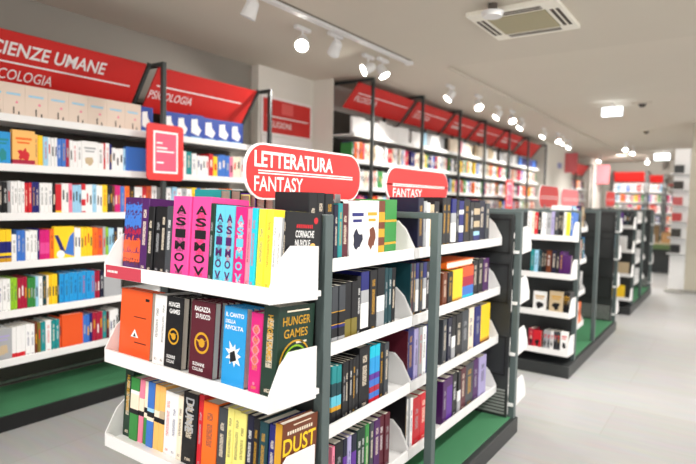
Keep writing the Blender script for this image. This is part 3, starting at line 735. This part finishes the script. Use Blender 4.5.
run(E3, ec(2), 110.5, '128 dgn@.262;136 gn@.225#b1;140.5 p@.226#b2;144.5 gn@.224#b3;151 b@.228#b4;156 pe@.226#b5;161 pe@.226#b6;168 w@.215;174.5 w@.215;180 c@.215;194 k@.236;199 r@.240;213.5 o@.225;222.5 dg@.220;229 py@.228;236 py@.228;243 py@.228;250 nk@.228;256 k@.225;264.5 dt@.222;272 n@.222;279.5 br@.232',
    .23, seed=6, depth=.165, umax=EC_X1-.006, styles=BANDS, rank=2, paints={0: P_vert('HUNGER GAMES', 'gd', .5, .36, .36), 10: P_vert('DUNE', 'g', .48, .45, .6), 21: lambda mb, w, h, d, mo, ms: (P_side(S_dust)(mb, w, h, d, mo, ms), ms.append(cover_mat('gd')), put_rect(mb, (0, -.0005, 0), X, Z, -w/2, w/2, 0, h, len(ms)-1))},
    labels={0: 'thick dark green book, leftmost on the third end shelf', 10: 'black book with one large grey word down its spine, third end shelf', 21: 'gold spined book with a huge yellow four-letter word on its brown cover',
            1: 'green banded spine right of the thick dark green book, third end shelf', 3: 'second green banded spine, between pink and blue ones, third end shelf',
            4: 'blue banded spine in the colourful series, third end shelf', 5: 'left of two peach banded spines, third end shelf', 6: 'right of two peach banded spines, third end shelf'})

# ---- side shelves of the front island (spines face +X)
SX = GXC+.31-.02
def sf(z): return ('x', SX, z+.0265, 0)
ZSH = (1.15, .855, .56, .255)
near = ['front island, near bay, %s shelf' % q for q in ('top', 'second', 'third', 'lowest')]
far = ['front island, far bay, %s shelf' % q for q in ('top', 'second', 'third', 'lowest')]
GOLD = ((0, 'k'), (.06, 'g'), (.12, 'k'), (.28, 'n'), (.33, 'gd'), (.345, 'k'), (.55, 'gd'), (.565, 'dg'), (.8, 'dg'))
OLB = ((0, 'cr'), (.06, 'ol'), (.36, 'k'))
BSP = ((0, 'r'), (.1, 'b'), (.2, 'cr'), (.3, 'b'), (.42, 'v'), (.52, 'sb'), (.8, 'cy'))
ORF = ((0, 'k'), (.55, 'or'), (.75, 'k'))
GRG = ((0, 'gn'), (.2, 'gd'), (.24, 'gn'), (.6, 'gd'), (.64, 'gn'))
BRG = ((0, 'gd'), (.2, 'br'), (.35, 'gd'), (.5, 'br'), (.62, 'gd'), (.8, 'br'))
TURQ = ((0, 'k'), (.22, 'gd'), (.30, 'tq'), (.48, 'dt'), (.7, 't'))
VIW = ((0, 'v'), (.3, 'la'), (.45, 'v'), (.7, 'nk'))
ST = dict(gold=GOLD, olb=OLB, bsp=BSP, orf=ORF, grg=GRG, brg=BRG, tur=TURQ, viw=VIW,
          wb=((0, 'k'), (.1, 'w'), (.5, 'g'), (.7, 'n')), nw=((0, 'n'), (.3, 'w'), (.45, 'n'), (.7, 'w'), (.8, 'n')), kt=((0, 'k'), (.84, 'w'), (.92, 'k')),
          yel=((0, 'br'), (.10, 'gd'), (.16, 'y')), obl=((0, 'cy'), (.16, 'b'), (.42, 'cr'), (.7, 'or')), fig=((0, 'n'), (.2, 'lb'), (.3, 'k'), (.4, 'be'), (.55, 'k'), (.7, 'be'), (.85, 'k')),
          vio=((0, 'v'), (.8, 'vi')), silv=((0, 'g'), (.3, 'w'), (.55, 'k')))
F1 = P_cover('n', 'nk', 2); F2 = P_cover('gd', 'br', 5)
run(near[0], sf(1.15), 309.5, '318 k@.245;326 k@.245;334.5 k@.243;338.5 nk@.205;343 t@.21;349.5 mr@.21;365.5 wF@.22;378.5 wF@.222;385 br@.222#brg;391.5 gn@.228#grg;398 gn@.228#grg', .235, seed=11, styles=ST, rank=1, umax=2.107,
    paints={6: F1, 7: F2}, labels={6: 'white face-out book with dark blue figure, near bay top side shelf', 7: 'white face-out book with brown and gold figure, near bay top side shelf'})
run(near[0], sf(1.15), 400, '424.5 nk@.24;427.5 g@.225;431 w@.218;435 be@.21;440 k@.225', .235, seed=12, styles=ST, rank=1, u0=2.187)
run(far[0], sf(1.15), 443.5, '447.5 k@.245;452 k@.245;456.5 g@.24#wb;459.5 k@.235;464 n@.23#nw;470 k@.24;474 k@.225;480 be@.225#fig;486 nk@.235;490 dg@.22', .245, seed=13, styles=ST, rank=1, umax=3.209)
run(near[1], sf(.855), 333, '339.5 dg@.21#gold;346 dg@.21#gold;352.5 k@.215#olb;358.5 k@.215#olb;362.5 k@.23;370.5 k@.245#wb;377.5 k@.245;385 k@.25#silv;388.5 dt@.245;392 dt@.242;396 k@.24', .24, seed=14, styles=ST, rank=1, umax=2.107)
run(near[1], sf(.855), 400, '412 dt@.245;414.5 mr@.243;417 dg@.243;420 g@.243#wb;423.5 dg@.24;427 g@.24#wb;431 k@.24;434.5 g@.235', .24, seed=15, styles=ST, rank=1, u0=2.124)
run(far[1], sf(.855), 443.5, '448 br@.17;453 k@.17;463 y@.175#yel;474 o@.18#obl;479 k@.2;484 k@.205;490 vi@.2', .19, seed=16, styles=ST, rank=1, umax=3.209)
run(near[2], sf(.56), 333, '338 dt@.215#tur;343 k@.21#tur;346.5 k@.215;350 k@.215;353.5 k@.215;357 k@.215;360.5 k@.22;371 k@.245;376 b@.235#bsp;381 cr@.235#bsp;385 k@.23;389.5 dg@.228', .23, seed=17, styles=ST, rank=1, umax=2.107)
run(near[2], sf(.56), 394, '409 mr@.24;415 n@.25;419 la@.24;423 g@.24;427 w@.235;434.5 n@.24', .24, seed=18, styles=ST, rank=1, u0=2.124)
run(far[2], sf(.56), 444, '448 dg@.23;452 nk@.23;456 k@.232#silv;462 k@.235;469 dg@.238;475 c@.24;481 n@.235;490 gd@.23#yel', .235, seed=19, styles=ST, rank=1, umax=3.209)
run(near[3], sf(.255), 333, '336 p@.22;344 k@.225;348 v@.225#viw;352 la@.225;357 vi@.225#viw;362 dgn@.23;366 dgn@.23;370 gn@.23;374 dg@.228;380 vi@.228;385 mr@.23;390 mr@.23', .23, seed=20, styles=ST, rank=1, umax=2.107)
run(near[3], sf(.255), 394, '407.5 k@.25;409.5 w@.235;411 g@.235;414 w@.23;421 r@.22;428 r@.22;434 mr@.22', .23, seed=21, styles=ST, rank=1, u0=2.124)
run(far[3], sf(.255), 443, '447 vi@.22;453 v@.225#vio;458 k@.228;461 gd@.225#silv;466 mr@.23;474 dg@.235;479 vi@.235;486 la@.235', .23, seed=22, styles=ST, rank=1, umax=3.209)
# tall books seen over the end shelf, on the other side's top shelf
BX = ('-x', GXC-.29, 1.1765, 0)
u = 1.42
for k, (key, w, h) in enumerate([('t', .05, .25), ('dgn', .05, .25), ('py', .05, .235), ('v', .03, .24), ('k', .05, .25), ('nk', .05, .25), ('w', .05, .24), ('b', .04, .24), ('k', .05, .25)]):
    book("front island's hidden side, top shelf", key, u, u+w, h, BX, seed=k, rank=0); u += w+.002

# ---- wall bookcase rows (spines face +X)
WX = -3.55-.03
def wf(z, x=WX): return ('x', x, z+.0285, 0)
WA = ['shelf under SCIENZE UMANE header']+['leftmost bookcase, %s shelf' % q for q in ('second', 'third', 'fourth', 'fifth', 'lowest')]
WB = ['bookcase beside pilaster, %s shelf' % q for q in ('top', 'second', 'third')]
TRI = ((0, 'n'), (.06, 'gd'), (.18, 'n'), (.25, 'y'), (.33, 'n'), (.66, 'y'))
SW = dict(tri=TRI, rb=((0, 'r'), (.18, 'w')), ry=((0, 'y'), (.14, 'r')), rw=((0, 'r'), (.12, 'w'), (.3, 'r'), (.5, 'w'), (.8, 'r')), pk=((0, 'w'), (.25, 'p'), (.45, 'w'), (.6, 'p')),
          lbw=((0, 'lb'), (.3, 'w'), (.6, 'lb')), mo=((0, 'm'), (.25, 'hp'), (.6, 'm')), pr=((0, 'p'), (.1, 'cr'), (.2, 'pe'), (.28, 'pe')), cw=((0, 'g'), (.2, 'cr'), (.25, 'g')))
pc = {i: P_cream for i in range(12)}
run(WA[0], wf(ZA[5]), -6, '3 cbF@.205;25 cbF@.205;48 cbF@.205;69 cbF@.205;88 cbF@.205;107 cbF@.205;125 cbF@.205;141 cbF@.205;153 mbF@.20', .2, seed=31, paints={**pc, 8: P_white_figure}, rank=0)
run(WB[0], wf(ZA[5]), 164.5, '177 mbF;190 mbF;204 mbF;218 mbF;231 mbF;243 mbF', .20, seed=32, paints={i: P_white_figure for i in range(8)})
run(WA[1], wf(ZA[4]), -6, '10.5 sbF@.205;12.5 -;35 peF@.225#pr;38.5 pe@.21;43.5 y@.205#pr2;48.5 lb@.2;57.5 w*3@.2;66.5 b*2@.195;70 cr@.2#rw;73 w@.195;82 w*2@.195;98 wF@.2;104 w@.195;106 r@.2;110 w@.2;112 n@.195;123.5 w*3@.17;126 lb@.175;146 bF@.19;152 w@.19;157 c@.18', .2, seed=33, styles=SW,
    paints={0: P_cover('t', 't', 3), 1: P_cover('o', 'r', 9), 14: P_cover('g', 'be', 4), 22: P_cover('w', 'p', 6)})
run(WB[1], wf(ZA[4]), 167, '172 w;180 c;186.5 w;192 t@.2;197 w;209 w*4@.175;213.5 r@.2;218 y@.185;230 b*3@.2;233.5 p@.19;241 c*2@.2;248 w*2@.2;254 g;262 w*2', .195, seed=34, styles=SW)
run(WA[2], wf(ZA[3]), -6, '8 k*3;11 g;25 w*4;32 r*2;40 n*2;53 w*3;56 k;62 r#ry;69 w*2;72.5 p#pk;82 lb*3#lbw;86 cr#rw;93 w*2;97 lb;103 w*2;108 y;113 k*2;115.5 br;121 m*2#mo;125 b;130 o;135 k;139 w;143 w;147 r;152 or;157 w', .205, seed=35, styles=SW)
run(WB[2], wf(ZA[3]), 167, '172 w;177 lb;182 w;187 g;192 w;197 y;201 b;206 be;212 w;219 w;226 c;232 o;238 w;244 w', .205, seed=36, styles=SW)
run(WA[3], wf(ZA[2]), -6, '12 y*3#tri;17 w@.18;18 -;26 b*2@.2;38 w*3@.2;40 n;50 m*2#mo;54 o;74.5 yF@.22;81 w*2;93 y*4;98 o;103 or;106 g;109 lm;114 lb*2;118 nk;123 w', .205, seed=37, styles=SW, paints={13: P_vface})
run(WA[4], wf(ZA[1]), -6, '11 w*4;18 lm*2;28 cr*3;36 gn*3;39 lb;43 w;47 dt;49 c;58 y*3;60 dgn;95 sb*8;100 cr*2;104 nk;121 gF@.18', .205, seed=38, styles=SW, paints={29: P_cover('k', 'k', 8)})
run(WA[5], wf(ZA[0]), -6, '12 gF@.2;26 w*3#rb;35 w*2;38 br;41 ol;46 t;52 w;60 t*2;62 or;83 orF@.225;90 b*2;93 n;103 cr*3#rw;107 t;110 mr;119 w*3#cw', .205, seed=39, styles=SW, paints={0: P_cover('la', 'be', 11), 12: P_stripes})

# ---- farther shelves: filled by rule
LIGHT = ['w']*7+['c', 'c', 'g', 'lb', 'p', 'r', 'y', 'k', 'b', 'o', 'be', 'n', 'gn', 'm']
MIX = ['k', 'k', 'w', 'w', 'dg', 'n', 'cr', 'c', 't', 'be', 'g', 'v', 'r', 'b', 'dt', 'y', 'nk']
def fill(place, frame, u0, u1, pal, seed, h=.205, wr=(.018, .045), dens=1.0, facep=0, rank=-1, depth=.15):
    rng = random.Random(seed); u = u0
    while u < u1-.02:
        if rng.random() > dens: u += rng.uniform(.04, .12); continue
        key = rng.choice(pal)
        if facep and rng.random() < facep:
            w = rng.uniform(.12, .15); 
            if u+w > u1: break
            book(place, key, u, u+w, h+rng.uniform(-.02, .02), frame, mode='face', depth=.03, paint=P_cover(rng.choice(['k', 'w', 'r', 'gd']), rng.choice(pal), rng.randint(0, 99)), seed=0, rank=rank, acc=None); u += w+.003; continue
        w = rng.uniform(*wr)
        if u+w > u1: break
        for _ in range(rng.choice([1, 1, 2, 3])):
            if u+w > u1: break
            book(place, key, u, u+w, h+rng.uniform(-.022, .016), frame, seed=rng.randint(0, 5), rank=rank); u += w+.0008
for i in range(6):
    y0, y1 = CEND[i]+.03, CEND[i+1]-.03
    for j, z in enumerate(ZCs[3:]):
        top = (j == 3)
        pal = (['w']*5+['c'], ['lb', 'w', 'g', 'w'], ['c', 'w', 'p'], ['c', 'be', 'w'], ['w', 'g'], ['n', 'b'])[i] if top else LIGHT
        if top: fill('top shelf of far row', wf(z, XH-.17), y0, y1, pal, 60+i, .19, facep=1, rank=-1)
        else: fill('far row', wf(z, XH-.17), y0, y1, pal, 100+i*10+j, .2)
fill('deep', wf(ZCs[5], XH-.17), 14.4, 16.25, LIGHT, 5); fill('deep', wf(ZCs[4], XH-.17), 14.4, 16.25, LIGHT, 6); fill('deep', wf(ZCs[3], XH-.17), 14.4, 16.25, LIGHT, 8)
D2 = 3.47
g2 = ["second island's %s end shelf" % q for q in ('top', 'second', 'third', 'lowest')]
for i, (px0, sp, hh) in enumerate([
    (527, '531 w;534 c;537.5 r;541 k;546 w*2;551 g;554 la;558 dg;563 k*2;566 w;570 ly;574 b;580 w', .205),
    (530, '534 t;538 lb;541 dt;546 k*2;551 br;556 nk;559 k;563 vi;573 viF@.17', .2),
    (533, '546 wF@.165;549 -;563 beF@.18;572 k*3', .18),
    (528, '533 cr;541 rF@.15;543 -;550 g*2;553 w;560 dg*2;572 wF@.17', .16)]):
    run(g2[i], ('y', EC_Y+D2+.03, EC_Z[i]+.0265, -TILT), px0, sp, hh, seed=70+i, depth=.165, rank=1, umax=EC_X1-.006,
        paints={j: P_cover('gd' if i == 2 else 'r', 'k', j) for j in range(20)} if i > 1 else None)
for D in (D2, 6.70):
    for (y0, y1) in ((1.41, 2.10),):
        for j, z in enumerate(ZSH): fill('side shelves of far islands', sf(z), y0+D, y1+D, LIGHT+MIX, int(200+D*7+j+y0*10), .2, (.015, .035), .95, rank=-1)
for i in range(4):
    fill('end shelf of third island', ('y', EC_Y+6.70+.03, EC_Z[i]+.0265, -TILT), EC_X0+.03, EC_X1-.02, [MIX, ['w', 'lb'], ['br', 'be', 'k'], ['r', 'o', 'y']][i], 300+i, .18, facep=(0, .9, .9, .9)[i])
for (x0, x1) in ((-2.98, -2.16), (-2.04, -1.70), (-1.58, -.92)):
    for k, z in enumerate(ZB if x1 < -1 else ZB[:5]): fill('far wall', ('y', 18.5-.34, z+.0305, 0), x0, x1, (LIGHT+['w', 'w', 'c']) if k > 2 else LIGHT+['r', 'r', 'k'], int(400+k+x0*9), .2)
# one orange book lying across the short ones
# ---- turn the list into objects
def book_geo(b):
    w, h, d = b['u1']-b['u0']-.0008, b['h'], b['depth']
    mb = MB(); pg = MB(); t = .0022
    if b['mode'] == 'spine':
        x = w/2; c = min(.0025, w*.2)
        mb.prism([(-x, d), (-x, c), (-x+c, 0), (x-c, 0), (x, c), (x, d), (x-t, d), (x-t, t+c), (-x+t, t+c), (-x+t, d)], 0, h, 'z')
        pg.box(-x+t+.0001, x-t-.0001, t+c+.0002, d-.004, .003, h-.004)
    else:
        W = w; T = d; x = W/2
        mb.prism([(x, 0), (x, t), (-x+t, t), (-x+t, T-t), (x, T-t), (x, T), (-x, T), (-x, 0)], 0, h, 'z')
        pg.box(-x+t+.0001, x-.003, t+.0001, T-t-.0001, .003, h-.004)
    return mb, pg, w, h, d
def place_of(b):
    kind, pl, zb, tl = b['frame']; u = (b['u0']+b['u1'])/2; bk = b['back']
    if kind == 'x': return Vector((pl-bk, u, zb)), Matrix.Rotation(PI/2, 4, 'Z')
    if kind == '-x': return Vector((pl+bk, u, zb)), Matrix.Rotation(-PI/2, 4, 'Z')
    rel = pl+bk-(EC_Y if pl < 3 else EC_Y+D2 if pl < 6 else EC_Y+6.70)
    dz = -rel*math.tan(-tl) if tl else 0
    return Vector((u, pl+bk, zb+dz)), Matrix.Rotation(tl, 4, 'X')
ORD = ['', 'first', 'second', 'third', 'fourth', 'fifth', 'sixth', 'seventh', 'eighth', 'ninth', 'tenth', 'eleventh', 'twelfth', 'thirteenth', 'fourteenth', 'fifteenth', 'sixteenth', 'seventeenth', 'eighteenth', 'nineteenth', 'twentieth']
ORD += ['twenty-'+o for o in ORD[1:10]]
cnt = {}; tot = {}
for b in BOOKS:
    loc, R = place_of(b)
    # on-screen size, to pick the ones the photo shows largest
    wv = b['u1']-b['u0']; ax = Vector((0, 1, 0)) if 'x' in b['frame'][0] else Vector((1, 0, 0))
    p0 = proj(loc-ax*wv/2); p1 = proj(loc+ax*wv/2); p2 = proj(loc+Vector((0, 0, b['h'])))
    area = abs(p1[0]-p0[0])*abs(p2[1]-p0[1])
    inside = 1 if (-8 < p0[0] < 700 and -20 < p2[1] < 470) else 0
    b['score'] = b['rank']*1e5+area*inside
    b['kk'] = (b['place'], b['key'], b['mode']); tot[b['kk']] = tot.get(b['kk'], 0)+1; b['no'] = tot[b['kk']]
BOOKS.sort(key=lambda b: -b['score'])
NI = 330
print('BOOKS', len(BOOKS))
stuff = MB(); smats = []; sidx = {}
for n, b in enumerate(BOOKS):
    mb, pg, w, h, d = book_geo(b); loc, R = place_of(b)
    rng = random.Random(n)
    if n < NI:
        acc = accent(b['key'], random.Random(b['seed'] or 0)) if (b['acc'] == 'auto' and b['mode'] == 'spine') else None
        ms = [cover_mat(b['key'], b['style'], acc, b['seed'] or 0)]
        if b['paint']: b['paint'](mb, w, h, d, b['mode'], ms)
        o = bpy.data.objects.new('book', mb.mesh('book', ms)); COL.objects.link(o)
        o.matrix_world = Matrix.Translation(loc) @ R
        if b['rank'] >= 1: pg.build('page_block', M_PAGE, o)
        else:
            # pages stay in the same mesh on the small distant books
            pg2 = bpy.data.objects.new('page_block', pg.mesh('page_block', [M_PAGE])); COL.objects.link(pg2); pg2.parent = o
        cw = PAL[b['key']][1]
        lab = b['label']
        if not lab:
            k = tot[b['kk']]; kind = 'face-out %s book' % cw if b['mode'] == 'face' else '%s %s book' % ('slim' if w < .022 else 'thick' if w > .04 else 'upright', cw)
            which = 'the only one' if k == 1 else '%s from left' % ORD[min(b['no'], len(ORD)-1)]
            lab = '%s, %s of its colour, %s' % (kind, which, b['place'])
        tag(o, lab, 'book', 'books: '+b['place'])
    else:
        mt = Matrix.Translation(loc) @ R
        for key, src in ((b['key'], mb), ('page', pg)):
            if key not in sidx: sidx[key] = len(smats); smats.append(M_PAGE if key == 'page' else cover_mat(key))
            stuff.add(src.v, src.f, sidx[key], mt)
        if b['mode'] == 'spine' and b['frame'][0] != '-x':
            ak = accent(b['key'], rng)
            if ak not in sidx: sidx[ak] = len(smats); smats.append(cover_mat(ak))
            z0 = rng.uniform(.3, .5)*h
            stuff.add([(-w*.2, -.001, z0), (w*.2, -.001, z0), (w*.2, -.001, z0+h*.3), (-w*.2, -.001, z0+h*.3)], [(0, 1, 2, 3)], sidx[ak], mt)
so_ = stuff.build('distant_books', smats); tag(so_, 'blurred rows of small mixed books filling the distant shelves', 'books', kind='stuff')

# an orange book lying flat on the short books of the far bay
ob = MB(); pgm = MB()
ya, yb = along(445, 'x', SX-.02, 1.08), along(472, 'x', SX-.02, 1.08)
ob.box(-.075, .075, -(yb-ya)/2, (yb-ya)/2, 0, .003).box(-.075, .075, -(yb-ya)/2, (yb-ya)/2, .032, .035).box(-.075, .075, -(yb-ya)/2, -(yb-ya)/2+.003, 0, .035)
o = ob.build('book', [cover_mat('o')], loc=(SX-.085, (ya+yb)/2, .855+.0265+.19)); o.location.z = .8815+.183
pgm.box(-.071, .071, -(yb-ya)/2+.0035, (yb-ya)/2-.004, .0032, .0318).build('page_block', M_PAGE, o)
tag(o, 'orange book lying flat across the short books, second side shelf, far bay', 'book')

# ------------------------------------------------------------------ light
w = bpy.data.worlds.new('world'); SC.world = w; w.use_nodes = True
w.node_tree.nodes['Background'].inputs['Color'].default_value = (1, .97, .93, 1); w.node_tree.nodes['Background'].inputs['Strength'].default_value = 1.15
# unseen spots without fittings: some inferred near the front island, others added as fill
for p, a, e in [((-.9, -.9, 2.6), (-1.45, 1.2, .8), 120), ((-1.9, -.5, 2.6), (-1.5, 1.2, .7), 80), ((.3, 1.2, 2.6), (-1.2, 1.8, .7), 110), ((.3, 2.6, 2.6), (-1.2, 2.9, .6), 110),
                ((.2, 4.4, 2.65), (-.4, 4.6, 0), 150), ((.3, 6.4, 2.65), (-.6, 6.2, .2), 160), ((-1.2, 3.3, 2.6), (-1.45, 5.2, .7), 90), ((.2, 8.6, 2.65), (-.5, 8.6, .2), 200),
                ((-1.2, 1.2, 2.62), (-3.6, 1.7, .75), 75), ((-1.3, 2.6, 2.62), (-3.6, 2.9, .9), 60),
                ((-1.2, 6.2, 2.62), (-3.4, 6.2, .9), 110), ((-1.2, 8.6, 2.62), (-3.4, 8.8, .9), 110), ((-1.2, 11, 2.62), (-3.4, 11.5, 1.0), 130),
                ((-1.0, 11.0, 2.65), (-1.2, 11.5, 0), 220), ((-1.4, 13.5, 2.62), (-3.3, 13.5, 1.0), 90), ((-2.4, 15.5, 2.65), (-2.4, 18.3, 1.4), 350), ((-.8, 9.0, 2.65), (-.5, 10.5, 1.2), 30)]:
    spot('unseen_spot', p, a, e, 95 if a[0] > -3 else 62, .8, .08)
SC.view_settings.view_transform = 'Standard'; SC.view_settings.look = 'None'; SC.view_settings.gamma = 1
SC.view_settings.exposure = .38; SC.view_settings.use_curve_mapping = False
